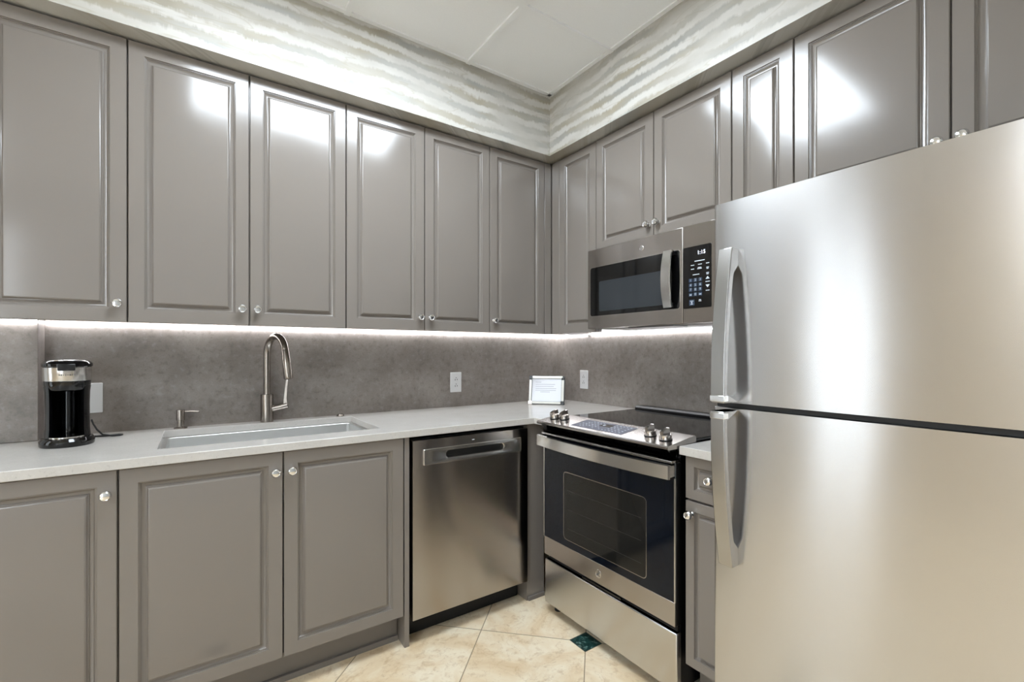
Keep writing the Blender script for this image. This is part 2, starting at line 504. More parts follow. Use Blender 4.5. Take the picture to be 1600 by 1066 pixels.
# ------------------------------------------------------------------ wall cabinets
upper('tall grey single-door wall cabinet above the coffee maker', (-2.682, 0), 0, 0.381, [(0, 0.381, 1)])
upper('tall grey two-door wall cabinet above the sink and faucet', (-2.301, 0), 0, 0.762, [(0, 0.381, 1), (0.381, 0.762, -1)])
upper('tall grey two-door wall cabinet above the dishwasher', (-1.539, 0), 0, 0.762, [(0, 0.381, 1), (0.381, 0.762, -1)])
upper('tall grey single-door wall cabinet ending in the corner over the picture stand', (-0.777, 0), 0, 0.7765, [(0, 0.381, -1)], filler=(0.381, 0.4327))
upper('narrow grey wall cabinet between the corner and the microwave', (0, -0.3445), R, 0.3705, [(0.0695, 0.3705, 0)], filler=(0.0005, 0.0685))
upper('short grey two-door wall cabinet directly above the microwave', (0, -0.715), R, 0.752, [(0, 0.373, 1), (0.373, 0.752, -1)], z0=1.774)
upper('narrowest grey wall cabinet between the microwave cabinet and refrigerator cabinet', (0, -1.467), R, 0.231, [(0, 0.231, 0)])
upper('short wide grey two-door wall cabinet above the refrigerator', (0, -1.698), R, 0.830, [(0, 0.415, 1), (0.415, 0.830, -1)], z0=1.774)

# LED strips tucked under the wall cabinets
t = obj('led_strip', bx(-2.575, -0.020, -0.016, -0.002, 1.3530, 1.3590), 'led')
tag(t, 'glowing white light strip under the wall cabinets over the sink counter', 'light', 'under-cabinet light strips')
t = obj('led_strip', bx(-0.016, -0.002, -1.71, -0.003, 1.3530, 1.3590), 'led')
tag(t, 'glowing white light strip behind the microwave along the range wall', 'light', 'under-cabinet light strips')
t = obj('led_strip', bx(-2.68, -2.58, -0.104, -0.090, 1.3530, 1.3590), 'led')
tag(t, 'short glowing white light strip left of the coffee maker', 'light', 'under-cabinet light strips')

# ------------------------------------------------------------------ base cabinets
BF = -0.640                      # door front
def base(label, x0, x1, doors, z0=0.135, z1=0.8825):
    t = thing('base_cabinet', label, 'cabinet', (x0, 0, 0), 0, 'base cabinets')
    wd = x1 - x0
    e = 0.0006
    obj('body', bx(e, wd - e, BF + 0.0205, 0.020, 0.125, 0.881), 'lacquer', t)
    obj('toe_kick', bx(e, wd - e, BF + 0.085, BF + 0.105, 0.0, 0.1245, e, wd - e, BF + 0.073, BF + 0.085, 0.0, 0.022), 'toe', t)
    for a, b, ks in doors:
        d = door(t, a, b, z0, z1, BF)
        knob(d, (b - 0.027) if ks > 0 else (a + 0.027), BF, 0.811)
    return t
base('grey base cabinet below the coffee maker, left of the sink doors', -2.755, -2.2965, [(0, 0.4585, 1)])
sb = base('wide grey two-door base cabinet below the sink', -2.296, -1.380, [(0, 0.4575, 1), (0.4575, 0.914, -1)])
# sink base has no solid top: replace its body by an open carcass
for c in sb.children:
    if c.name.startswith('body'):
        bpy.data.objects.remove(c); break
wd = 0.916
obj('body', bx(0.0006, 0.018, BF + 0.0205, 0.020, 0.125, 0.881, wd - 0.018, wd - 0.0006, BF + 0.0205, 0.020, 0.125, 0.881,
               0.018, wd - 0.018, BF + 0.0205, 0.020, 0.125, 0.143, 0.018, wd - 0.018, 0.002, 0.020, 0.143, 0.881,
               0.018, wd - 0.018, BF + 0.0205, BF + 0.036, 0.80, 0.881), 'lacquer', sb)
t = obj('end_panel', bx(-1.3785, -1.357, BF + 0.004, 0.0, 0.0, 0.8825), 'lacquer', bevel=0.0015)
tag(t, 'grey upright end panel reaching the floor between sink cabinet and dishwasher', 'panel')
t = thing('filler_panel', 'grey corner filler post between the dishwasher and the range', 'panel', (-0.738, BF + 0.01, 0))
obj('post', bx(0.0, 0.0285, 0.0, 0.10, 0.0, 0.8825, 0.0285, 0.108, 0.0, 0.030, 0.0, 0.8825), 'lacquer', t)
obj('shoe_moulding', bx(0.006, 0.108, -0.010, -0.0004, 0.0, 0.020), 'toe', t, bevel=0.002)

# narrow cabinet right of the range
t = thing('base_cabinet', 'narrow grey base cabinet with a drawer between range and refrigerator', 'cabinet', (0, -1.498, 0), R, 'base cabinets')
wd = 0.2125
F2 = -0.692
obj('body', bx(0, wd, F2 + 0.0205, -0.001, 0.145, 0.881), 'lacquer', t)
obj('toe_kick', bx(0, wd, F2 + 0.09, F2 + 0.11, 0.0, 0.1445), 'toe', t)
d = door(t, 0, wd, 0.732, 0.8815, F2, name='drawer', k=0.74)
knob(d, wd / 2 - 0.004, F2, 0.815)
d = door(t, 0, wd, 0.152, 0.727, F2, k=0.74)
knob(d, 0.027, F2, 0.682)

# ------------------------------------------------------------------ countertops
def grid_slab(xs, ys, inside, z0, z1):
    bm = bmesh.new(); V = {}
    def gv(i, j):
        if (i, j) not in V: V[i, j] = bm.verts.new((xs[i], ys[j], z1))
        return V[i, j]
    for i in range(len(xs) - 1):
        for j in range(len(ys) - 1):
            if inside((xs[i] + xs[i + 1]) / 2, (ys[j] + ys[j + 1]) / 2):
                bm.faces.new((gv(i, j), gv(i + 1, j), gv(i + 1, j + 1), gv(i, j + 1)))
    r = bmesh.ops.extrude_face_region(bm, geom=bm.faces[:])
    for v in r['geom']:
        if isinstance(v, bmesh.types.BMVert): v.co.z = z0
    return bm
CF = -0.652
SX0, SX1, SY0, SY1 = -2.206, -1.444, -0.524, -0.078
SXs = [-2.78, SX0, SX1, -0.706, -0.0005]
SYs = [-0.746, CF, SY0, SY1, -0.0005]
def inside(x, y):
    if SX0 < x < SX1 and SY0 < y < SY1: return False
    return y > CF or x > -0.706
o = obj('countertop', grid_slab(SXs, SYs, inside, 0.884, 0.914), 'counter', bevel=0.002)
tag(o, 'pale quartz L-shaped countertop holding the sink and coffee maker', 'countertop')
o = obj('countertop', bx(-0.712, -0.0005, -1.7105, -1.4885, 0.884, 0.914), 'counter', bevel=0.002)
tag(o, 'small pale quartz countertop piece between range and refrigerator', 'countertop')

# ------------------------------------------------------------------ sink
t = thing('sink', 'rectangular undermount stainless steel sink set in the quartz counter', 'sink', ((SX0 + SX1) / 2, (SY0 + SY1) / 2, 0.884))
a, b = (SX1 - SX0) / 2, (SY1 - SY0) / 2
def sl(da, z, r):
    return [(x, y, z) for x, y in rrect(-a - da, a + da, -b - da, b + da, r, 6)]
bm = bmesh.new()
loft(bm, [sl(0.025, -0.0005, 0.02), sl(-0.012, -0.0005, 0.016), sl(-0.014, -0.003, 0.016), sl(-0.016, -0.200, 0.018), sl(-0.030, -0.218, 0.02),
          sl(-0.20, -0.222, 0.01)], cap0=False)
bo = obj('basin', bm, 'sink_steel', t, smooth=30)
bm = bx(a - 0.13, a - 0.118, -b + 0.02, b - 0.02, -0.014, -0.006)
bm = bmesh.new(); lathe(bm, [(0.055, -0.2215), (0.055, -0.2185), (0.042, -0.2185), (0.036, -0.2205), (0.004, -0.2205)], (0, 0.05, 0))
obj('drain', bm, 'polished', t, smooth=30)
bm = bx(-0.030, 0.030, b - 0.0175, b - 0.0165, -0.052, -0.043)
obj('stamped_mark', bm, 'mark', t)

# ------------------------------------------------------------------ faucet
t = thing('faucet', 'brushed nickel gooseneck kitchen faucet behind the sink', 'faucet', (-1.822, -0.041, 0.914))
bm = bmesh.new(); lathe(bm, [(0.0275, 0.0), (0.0275, 0.127), (0.0265, 0.129), (0.015, 0.129)], seg=28)
obj('base', bm, 'soft_steel', t, smooth=30)
dx, dy = 0.34, -0.94
pts = [(0, 0, 0.125), (0, 0, 0.20), (0, 0, 0.285)]
RA = 0.082; zc = 0.318
pts = [(0, 0, 0.125), (0, 0, 0.22), (0, 0, zc)]
for k in range(1, 15):
    an = PI - math.radians(168) * k / 14
    s = RA + RA * math.cos(an)
    pts.append((dx * s, dy * s, zc + RA * math.sin(an)))
obj('spout', tube(bmesh.new(), pts, 0.0152, 18), 'soft_steel', t, smooth=40)
p1 = Vector(pts[-1]); dr = (Vector(pts[-1]) - Vector(pts[-2])).normalized()
dr = Vector((dx * 0.22, dy * 0.22, -0.975)).normalized()
bm = bmesh.new()
lathe(bm, [(0.0152, 0.0), (0.0160, 0.002), (0.0160, 0.030), (0.0174, 0.034), (0.0188, 0.10), (0.0190, 0.126), (0.0165, 0.131), (0.010, 0.131)], p1, dr, 24)
obj('spray_head', bm, 'soft_steel', t, smooth=30)
hd = Vector((0.96, -0.28, 0)).normalized()
bm = bmesh.new()
tube(bm, [hd * 0.020 + Vector((0, 0, 0.060)), hd * 0.050 + Vector((0, 0, 0.066)), hd * 0.088 + Vector((0, 0, 0.076))], [0.0155, 0.0150, 0.0148], 18)
sd = Vector((-hd.y, hd.x, 0))
lp = []
for s, z, wn, th in ((0.080, 0.072, 0.010, 0.009), (0.079, 0.105, 0.0095, 0.006), (0.083, 0.16, 0.009, 0.0045), (0.088, 0.20, 0.010, 0.004), (0.090, 0.222, 0.009, 0.004), (0.088, 0.236, 0.006, 0.003)):
    c = hd * s + Vector((0, 0, z))
    lp.append([c + sd * wn + hd * th, c - sd * wn + hd * th, c - sd * wn - hd * th, c + sd * wn - hd * th])
loft(bm, lp)
obj('handle', bm, 'soft_steel', t, smooth=40)

# soap dispenser and air switch
t = thing('soap_dispenser', 'short nickel soap dispenser at the left back corner of the sink', 'dispenser', (-2.152, -0.047, 0.914))
bm = bmesh.new(); lathe(bm, [(0.024, 0), (0.024, 0.004), (0.017, 0.006), (0.0125, 0.008), (0.0125, 0.034), (0.0155, 0.036), (0.0155, 0.078), (0.0145, 0.080), (0.003, 0.080)])
obj('pump', bm, 'soft_steel', t, smooth=30)
obj('nozzle', tube(bmesh.new(), [(0.010, 0, 0.072), (0.04, -0.012, 0.072), (0.066, -0.022, 0.070)], 0.0042, 10), 'soft_steel', t, smooth=40)
bm = bmesh.new(); lathe(bm, [(0.019, 0), (0.019, 0.004), (0.015, 0.0075), (0.0115, 0.0075), (0.011, 0.010), (0.002, 0.0105)], (-1.487, -0.036, 0.914))
tag(obj('air_switch_button', bm, 'soft_steel', smooth=30), 'small round nickel button on the counter right of the faucet', 'button')

# ------------------------------------------------------------------ outlets
def outlet(label, loc, rz, blank=False):
    t = thing('wall_outlet' if not blank else 'wall_plate', label, 'outlet', loc, rz)
    obj('plate', bx(-0.037, 0.037, -0.006, -0.0004, -0.060, 0.060), 'white', t, bevel=0.0025)
    if blank: return t
    obj('receptacle', bx(-0.0168, 0.0168, -0.0075, -0.006, -0.034, 0.034), 'white', t, bevel=0.0006)
    bm = bmesh.new()
    for zc in (0.017, -0.021):
        box(bm, -0.0084, -0.0052, -0.0078, -0.0074, zc - 0.006, zc + 0.003)
        box(bm, 0.0048, 0.0080, -0.0078, -0.0074, zc - 0.005, zc + 0.003)
        lathe(bm, [(0.0026, 0), (0.0026, 0.0004)], (-0.0002, -0.0074, zc + 0.010), (0, -1, 0), 10)
    obj('slots', bm, 'slot', t)
    return t
outlet('white wall outlet on the backsplash above the dishwasher', (-0.8065, 0, 1.060), 0)
outlet('white wall outlet on the range wall beside the picture stand', (0, -0.2645, 1.062), R)
outlet('plain white wall plate half hidden behind the coffee maker', (-2.446, 0, 1.057), 0, True)

# ------------------------------------------------------------------ sign in a stand
ang = math.atan2(-0.180, 0.137)
t = thing('sign_holder', 'white framed notice standing on the counter in the corner', 'sign', (-0.292, -0.230, 0.914), ang + 0.10)
W2, HH = 0.113, 0.176
lean = 0.22
def ln(x, y, z): return (x, y + lean * z, z)
def lbox(*a):
    bm = bx(*a)
    for v in bm.verts: v.co = Vector(ln(*v.co))
    return bm
obj('backing', lbox(-W2, W2, 0.002, 0.010, 0.0, HH), 'black', t)
obj('frame', lbox(-W2 + 0.02, W2 - 0.014, -0.010, 0.0018, HH - 0.016, HH, -W2 + 0.02, W2 - 0.02, -0.010, 0.0018, 0.004, 0.018,
                  -W2 + 0.002, -W2 + 0.018, -0.010, 0.0018, 0.022, HH - 0.022, W2 - 0.020, W2 - 0.004, -0.010, 0.0018, 0.022, HH - 0.022), 'clear', t, bevel=0.003)
obj('paper', lbox(-W2 + 0.020, W2 - 0.022, -0.0015, 0.0018, 0.019, HH - 0.018), 'paper_white', t)
bm = bmesh.new()
for x0, x1, zz in ((-0.072, -0.035, 0.136), (-0.072, 0.052, 0.122), (-0.072, 0.044, 0.109), (-0.072, 0.060, 0.096), (-0.072, 0.058, 0.085), (-0.04, 0.02, 0.075)):
    box(bm, x0, x1, -0.0019, -0.0014, zz, zz + 0.0028)
for v in bm.verts: v.co = Vector(ln(*v.co))
obj('printed_lines', bm, 'ink', t)
obj('corner_clip', lbox(W2 - 0.024, W2 - 0.002, -0.011, 0.0015, 0.002, 0.022), 'black', t)
obj('corner_clip', lbox(-W2, -W2 + 0.022, -0.011, 0.0015, 0.002, 0.022), 'polished', t)
obj('corner_clip', lbox(W2 - 0.020, W2 - 0.006, -0.011, 0.0015, HH - 0.024, HH - 0.010), 'black', t)
obj('corner_clip', lbox(-W2 + 0.004, -W2 + 0.020, -0.011, 0.0015, HH - 0.024, HH - 0.010), 'black', t)
obj('easel', bx(-0.03, 0.03, 0.012, 0.075, 0.0, 0.004, -0.03, 0.03, 0.072, 0.076, 0.0, 0.05), 'clear', t)

# ------------------------------------------------------------------ coffee maker
t = thing('coffee_maker', 'black drip coffee maker with steel band on the counter', 'coffee maker', (-2.475, -0.235, 0.914), 0.12)
t.scale = (0.81, 0.81, 1.02)
def ell(ax, by, z, cy=0.0, n=40):
    return [(ax * math.cos(2 * PI * i / n), cy + by * math.sin(2 * PI * i / n), z) for i in range(n)]
bm = bmesh.new()
loft(bm, [ell(0.088, 0.098, 0.0, -0.010), ell(0.090, 0.100, 0.004, -0.010), ell(0.090, 0.100, 0.018, -0.010), ell(0.084, 0.094, 0.027, -0.008), ell(0.070, 0.080, 0.029, -0.006)])
obj('base', bm, 'gloss_black', t, smooth=40)
bm = bmesh.new()
loft(bm, [ell(0.060, 0.058, 0.0290, -0.030), ell(0.060, 0.058, 0.0325, -0.030), ell(0.052, 0.050, 0.0330, -0.030)])
obj('drip_plate', bm, 'polished', t, smooth=40)
# back shell: C-shaped wall open to the front
def shell(z, ro, ri, ry):
    out = []
    n = 30
    a0, a1 = math.radians(-42), math.radians(222)
    for k in range(n + 1):
        a = a0 + (a1 - a0) * k / n
        out.append((ro * math.cos(a), ry * math.sin(a) + 0.004, z))
    for k in range(n + 1):
        a = a1 + (a0 - a1) * k / n
        out.append((ri * math.cos(a), (ry - (ro - ri) * 1.6) * math.sin(a) + 0.004, z))
    return out
bm = bmesh.new()
loft(bm, [shell(0.026, 0.076, 0.066, 0.084), shell(0.06, 0.073, 0.062, 0.082), shell(0.14, 0.0725, 0.061, 0.081), shell(0.185, 0.074, 0.061, 0.083), shell(0.203, 0.0765, 0.060, 0.085)])
obj('housing', bm, 'gloss_black', t, smooth=40)
bm = bmesh.new()
loft(bm, [ell(0.020, 0.014, 0.029, 0.045, 20), ell(0.020, 0.014, 0.19, 0.045, 20)])
obj('water_column', bm, 'gloss_black', t, smooth=40)
bm = bmesh.new()
loft(bm, [ell(0.060, 0.066, 0.186), ell(0.070, 0.077, 0.192), ell(0.0765, 0.085, 0.208), ell(0.0775, 0.0865, 0.222)])
obj('brew_head', bm, 'gloss_black', t, smooth=40)
bm = bmesh.new()
loft(bm, [ell(0.0780, 0.0870, 0.2222), ell(0.0790, 0.088, 0.2235), ell(0.0795, 0.0885, 0.268), ell(0.0780, 0.087, 0.2695)])
obj('steel_band', bm, steel('coffee steel', (205, 202, 198), 0.22, 0.5), t, smooth=40)
bm = bmesh.new()
for k in range(8):
    a = -PI / 2 + (k - 3.5) * 0.085 + 0.02
    hh = (0.0022, 0.0030, 0.0018, 0.0032, 0.0018, 0.0026, 0.0016, 0.0028)[k]
    c = Vector((0.0797 * math.cos(a), 0.0887 * math.sin(a), 0.2435)); tn = Vector((-math.sin(a), math.cos(a), 0))
    nn = Vector((math.cos(a), math.sin(a), 0)) * 0.0003
    hw = tn * 0.0018
    loft(bm, [[c - hw + Vector((0, 0, -hh)), c + hw + Vector((0, 0, -hh)), c + hw + Vector((0, 0, hh)), c - hw + Vector((0, 0, hh))],
              [c - hw + nn + Vector((0, 0, -hh)), c + hw + nn + Vector((0, 0, -hh)), c + hw + nn + Vector((0, 0, hh)), c - hw + nn + Vector((0, 0, hh))]])
obj('printed_mark', bm, 'mark', t)
bm = bmesh.new()
loft(bm, [ell(0.0795, 0.0885, 0.2697), ell(0.083, 0.092, 0.272), ell(0.083, 0.092, 0.281), ell(0.076, 0.085, 0.288), ell(0.062, 0.070, 0.2935), ell(0.045, 0.05, 0.294)])
for v in bm.verts:
    pass
obj('lid', bm, 'gloss_black', t, smooth=40)
bm = bmesh.new()
loft(bm, [[(x, -0.088 - 0.002 + yy, z) for x, yy in ((-0.030, 0.02), (-0.026, -0.010), (0.026, -0.010), (0.030, 0.02))] for z in (0.258, 0.281)])
obj('lid_tab', bm, 'black', t, bevel=0.003)
obj('lid_trim', tube(bmesh.new(), [(0.066 * math.cos(a), -0.004 + 0.074 * math.sin(a), 0.2925 - 0.004 * abs(math.cos(a)) ** 3) for a in [math.radians(195 + 150 * i / 20) for i in range(21)]], 0.0022, 8), 'chrome', t, smooth=60)
bm = tube(bmesh.new(), [(0.078, 0.02, 0.076), (0.083, 0.045, 0.060), (0.095, 0.075, 0.035), (0.115, 0.095, 0.012), (0.150, 0.10, 0.0045), (0.178, 0.10, 0.0045), (0.186, 0.112, 0.0045), (0.176, 0.122, 0.0045), (0.14, 0.118, 0.0045), (0.10, 0.125, 0.0045), (0.03, 0.155, 0.0045)], 0.0036, 8)
for v in bm.verts: v.co.z = max(v.co.z, 0.0006)
obj('power_cord', bm, 'rubber', t, smooth=60)

# ------------------------------------------------------------------ dishwasher
t = thing('dishwasher', 'stainless steel dishwasher with a recessed handle under the counter', 'dishwasher', (-1.349, 0, 0))
DW = 0.604
DF = -0.648
obj('tub', bx(0.004, DW - 0.002, DF + 0.035, -0.02, 0.12, 0.868), 'matt_black', t)
obj('toe_grille', bx(0.006, DW - 0.004, DF + 0.085, DF + 0.095, 0.004, 0.118), 'matt_black', t)
# door skin with a pocket handle
hx0, hx1, hz0, hz1 = 0.147, 0.462, 0.772, 0.812
bm = bmesh.new()
outer = [(0.002, 0.108), (DW - 0.002, 0.108), (DW - 0.002, 0.865), (0.002, 0.865)]
x0, x1, z0, z1 = 0.002, DW - 0.002, 0.108, 0.865
box(bm, x0, x1, DF, DF + 0.032, z0, 0.758)
box(bm, x0, x1, DF, DF + 0.032, 0.826, z1)
box(bm, x0, hx0 - 0.085, DF, DF + 0.032, 0.758, 0.826)
box(bm, hx1 + 0.085, x1, DF, DF + 0.032, 0.758, 0.826)
dr_ = obj('door', bm, 'dark_steel', t)
# raised handle bar with pocket
bm = bmesh.new()
rim0 = rrect(0.048, 0.560, 0.758, 0.826, 0.004, 5)
rim1 = rrect(0.050, 0.558, 0.760, 0.824, 0.004, 5)
in0 = rrect(hx0, hx1, hz0, hz1, 0.018, 5)
in1 = rrect(hx0 + 0.006, hx1 - 0.006, hz0 + 0.006, hz1 - 0.002, 0.016, 5)
in2 = rrect(hx0 + 0.016, hx1 - 0.016, hz0 + 0.012, hz1, 0.012, 5)
y = DF
loft(bm, [[(p, y + 0.030, q) for p, q in rim0], [(p, y - 0.006, q) for p, q in rim0], [(p, y - 0.009, q) for p, q in rim1],
          [(p, y - 0.009, q) for p, q in in0], [(p, y - 0.006, q) for p, q in in1], [(p, y + 0.022, q) for p, q in in2]])
hd_ = obj('handle', bm, 'steel', dr_, smooth=32)
obj('pocket', bx(hx0 + 0.013, hx1 - 0.013, DF + 0.010, DF + 0.0212, hz0 + 0.010, hz1 - 0.001), 'matt_black', dr_)  # black insert stands in for the shade inside the handle recess
obj('badge', bx(0.288, 0.300, DF - 0.0005, DF, 0.841, 0.844), 'key', dr_)

# ------------------------------------------------------------------ emblem (round monogram)
def emblem(parent, x, y, z, r):
    bm = bmesh.new()
    lathe(bm, [(r, 0), (r, 0.0012), (r * 0.94, 0.0018), (r * 0.86, 0.0018), (r * 0.82, 0.0010), (0.0005, 0.0010)], (x, y, z), (0, -1, 0), 32)
    e = obj('emblem', bm, 'polished', parent, smooth=40)
    bm = bmesh.new()
    for pts in ([(0.30, 0.42), (0.05, 0.55), (-0.28, 0.30), (-0.38, -0.10), (-0.20, -0.42), (0.02, -0.30), (0.0, 0.0), (-0.22, 0.02)],
                [(0.46, 0.30), (0.20, 0.22), (0.22, 0.02), (0.36, 0.02), (0.12, -0.12), (0.14, -0.44), (0.44, -0.40)]):
        tube(bm, [(x + p * r, y - 0.0016, z + q * r) for p, q in pts], r * 0.065, 6)
    for k in range(4):
        a = k * PI / 2 + PI / 4
        tube(bm, [(x + r * 0.70 * math.cos(a + s), y - 0.0014, z + r * 0.70 * math.sin(a + s)) for s in (-0.3, 0, 0.3)], r * 0.04, 6)
    obj('monogram', bm, 'mark', parent, smooth=60)

# ------------------------------------------------------------------ range (local: x along wall to the viewer, -y out)
RW = 0.734
t = thing('range', 'stainless steel slide-in electric range with black oven door', 'range', (0, -0.750, 0), R)
obj('body', bx(0.004, RW - 0.004, -0.690, -0.030, 0.045, 0.905), 'black', t)
for x in (0.03, RW - 0.03):
    for yy in (-0.66, -0.08):
        obj('foot', lathe(bmesh.new(), [(0.018, 0), (0.018, 0.006), (0.010, 0.008), (0.010, 0.0455)], (x, yy, 0), seg=14), 'matt_black', t)
dwr = obj('drawer', bx(0.0, RW, -0.718, -0.691, 0.047, 0.254), 'steel', t, bevel=0.004)
obj('drawer_recess', bx(0.01, RW - 0.01, -0.700, -0.691, 0.2545, 0.280), 'matt_black', t)
obj('drawer_pull', bx(0.25, 0.47, -0.712, -0.702, 0.256, 0.264), 'black', dwr)
YD = -0.726
dd = obj('door', bx(0.001, RW - 0.001, YD + 0.004, -0.6915, 0.281, 0.853), 'black', t, bevel=0.003)
obj('lower_band', bx(0.004, RW - 0.002, YD, YD + 0.0045, 0.2815, 0.366), 'dark_steel', dd, bevel=0.0015)
obj('edge_strip', bx(0.0005, 0.0055, YD - 0.0003, YD + 0.004, 0.366, 0.80), 'steel', dd)
obj('edge_strip', bx(RW - 0.0055, RW - 0.0005, YD - 0.0003, YD + 0.004, 0.366, 0.80), 'steel', dd)
obj('glass', bx(0.006, RW - 0.006, YD + 0.0004, YD + 0.0042, 0.3665, 0.846), 'oven_glass', dd)
# oven window with thin bright outline and racks behind
wi = rrect(0.146, 0.607, 0.400, 0.700, 0.016, 6); wo = rrect(0.1435, 0.6095, 0.3975, 0.7025, 0.018, 6)
bm = bmesh.new()
loft(bm, [[(p, YD + 0.0010, q) for p, q in wo], [(p, YD - 0.0002, q) for p, q in wo], [(p, YD - 0.0002, q) for p, q in wi], [(p, YD + 0.0010, q) for p, q in wi]], False, False)
obj('window_trim', bm, 'panel_steel', dd)
bm = bmesh.new()
loft(bm, [[(p, YD + 0.0009, q) for p, q in wi], [(p, YD + 0.0001, q) for p, q in wi]])
ow = obj('oven_window', bm, 'oven_window', dd)
bm = bmesh.new()
for zz in (0.45, 0.535, 0.62):
    tube(bm, [(0.17, YD - 0.0000, zz), (0.585, YD - 0.0000, zz)], 0.0007, 6)
obj('rack_lines', bm, simple('rack line', (44, 43, 41), 0.4), dd)
emblem(dd, 0.362, YD, 0.323, 0.017)
# vent cap and handle
bm = bx(0.004, RW - 0.004, -0.742, -0.700, 0.8535, 0.862)
cap = obj('vent_cap', bm, 'steel', dd, bevel=0.0015)
bm = bmesh.new()
for k in range(5):
    a = 0.085 + k * 0.118
    box(bm, a, a + 0.108, -0.7385, -0.727, 0.8615, 0.8623)
obj('vent_slots', bm, 'matt_black', dd)
bm = bmesh.new()
lp = []
n = 16
for k in range(n + 1):
    s = k / n
    x = 0.0 + RW * s
    bow = 0.022 * (1 - (2 * s - 1) ** 2)
    yo = -0.768 - bow
    lp.append([(x, yo, 0.803), (x, yo, 0.850), (x, yo + 0.013, 0.852), (x, yo + 0.013, 0.801)])
loft(bm, lp)
hnd = obj('handle', bm, 'steel', dd, smooth=30)
obj('handle_bracket', bx(0.002, 0.030, -0.757, YD + 0.002, 0.806, 0.848), 'steel', dd, bevel=0.003)
obj('handle_bracket', bx(RW - 0.030, RW - 0.002, -0.757, YD + 0.002, 0.806, 0.848), 'steel', dd, bevel=0.003)
# black recess below the control panel: chamfered
bm = bmesh.new()
pts = [(-0.690, 0.864), (-0.716, 0.868), (-0.752, 0.900), (-0.690, 0.904)]
loft(bm, [[(0.014, p, q) for p, q in pts], [(RW - 0.014, p, q) for p, q in pts]])
obj('recess', bm, 'gloss_black', t)
# control panel: wedge of polished steel
bm = bmesh.new()
pts = [(-0.763, 0.903), (-0.768, 0.906), (-0.768, 0.913), (-0.764, 0.9175), (-0.625, 0.938), (-0.612, 0.9395), (-0.605, 0.934), (-0.605, 0.9155), (-0.700, 0.903)]
loft(bm, [[(0.0, p, q) for p, q in pts], [(RW, p, q) for p, q in pts]])
cp = obj('control_panel', bm, 'panel_steel', t, smooth=25)
def onp(yy, h=0.0): return 0.9175 + (yy + 0.764) / 0.139 * 0.0205 + h
def patch(x0, x1, y0, y1, h0, h1):
    bm = bmesh.new()
    loft(bm, [[(x0, y0, onp(y0, h0)), (x1, y0, onp(y0, h0)), (x1, y1, onp(y1, h0)), (x0, y1, onp(y1, h0))],
              [(x0, y0, onp(y0, h1)), (x1, y0, onp(y0, h1)), (x1, y1, onp(y1, h1)), (x0, y1, onp(y1, h1))]])
    return bm
dsp = obj('touch_panel', patch(0.210, 0.500, -0.742, -0.642, 0.0, 0.0008), 'panel_grey', t)
bm = bmesh.new()
rnd = random.Random(3)
for r_, yy in enumerate((-0.728, -0.710, -0.692, -0.674, -0.657)):
    for k in range(14):
        x = 0.232 + k * 0.0185
        if 0.335 < x < 0.385 and yy > -0.70: continue
        if rnd.random() < 0.25: continue
        merge(bm, patch(x, x + rnd.uniform(0.004, 0.009), yy, yy + 0.004, 0.0008, 0.0010))
obj('touch_keys', bm, 'key', dsp)
obj('display', patch(0.330, 0.392, -0.692, -0.658, 0.0008, 0.0012), 'gloss_black', dsp)
obj('display_digits', patch(0.342, 0.352, -0.680, -0.668, 0.0012, 0.0014), 'key', dsp)
for x, yy in ((0.046, -0.695), (0.100, -0.682), (0.598, -0.690), (0.678, -0.705)):
    nrm = Vector((0, -0.146, 0.989)).normalized()
    o_ = Vector((x, yy, onp(yy)))
    bm = bmesh.new()
    lathe(bm, [(0.0235, 0.0), (0.0235, 0.0035)], o_, nrm, 28)
    kb = obj('knob_skirt', bm, 'black', cp, smooth=30)
    bm = bmesh.new()
    lathe(bm, [(0.0222, 0.0036), (0.0222, 0.018), (0.0206, 0.0205), (0.003, 0.0207)], o_, nrm, 32)
    kk = obj('knob', bm, 'polished', cp, smooth=30)
    # blade grip on top of the knob
    up = nrm; fw = Vector((0, 0.989, 0.146)).normalized(); rt = Vector((1, 0, 0))
    bm = bmesh.new()
    lp = []
    for s, wv, hv in ((-0.0200, 0.0082, 0.031), (-0.009, 0.0076, 0.036), (0.009, 0.0070, 0.039), (0.0200, 0.0066, 0.039)):
        c = o_ + fw * s
        lp.append([c - rt * wv + up * 0.010, c + rt * wv + up * 0.010, c + rt * wv * 0.9 + up * hv, c - rt * wv * 0.9 + up * hv])
    loft(bm, lp)
    me2 = bpy.data.meshes.new('t'); bm.to_mesh(me2); bm.free()
    bm = bmesh.new(); bm.from_mesh(kk.data); bm.from_mesh(me2); bpy.data.meshes.remove(me2)
    bmesh.ops.recalc_face_normals(bm, faces=bm.faces[:])
    bm.to_mesh(kk.data); bm.free()
    kk.data.shade_smooth(); kk.data.set_sharp_from_angle(angle=math.radians(30))
# cooktop glass and rear trim
obj('cooktop', bx(0.006, RW - 0.006, -0.604, -0.062, 0.9155, 0.926), 'cooktop', t, bevel=0.002)
bm = bmesh.new()
pts = [(-0.075, 0.9155), (-0.078, 0.934), (-0.066, 0.943), (-0.020, 0.943), (-0.006, 0.936), (-0.006, 0.9155)]
loft(bm, [[(0.0, p, q) for p, q in pts], [(RW, p, q) for p, q in pts]])
obj('rear_trim', bm, 'black', t, bevel=0.002)

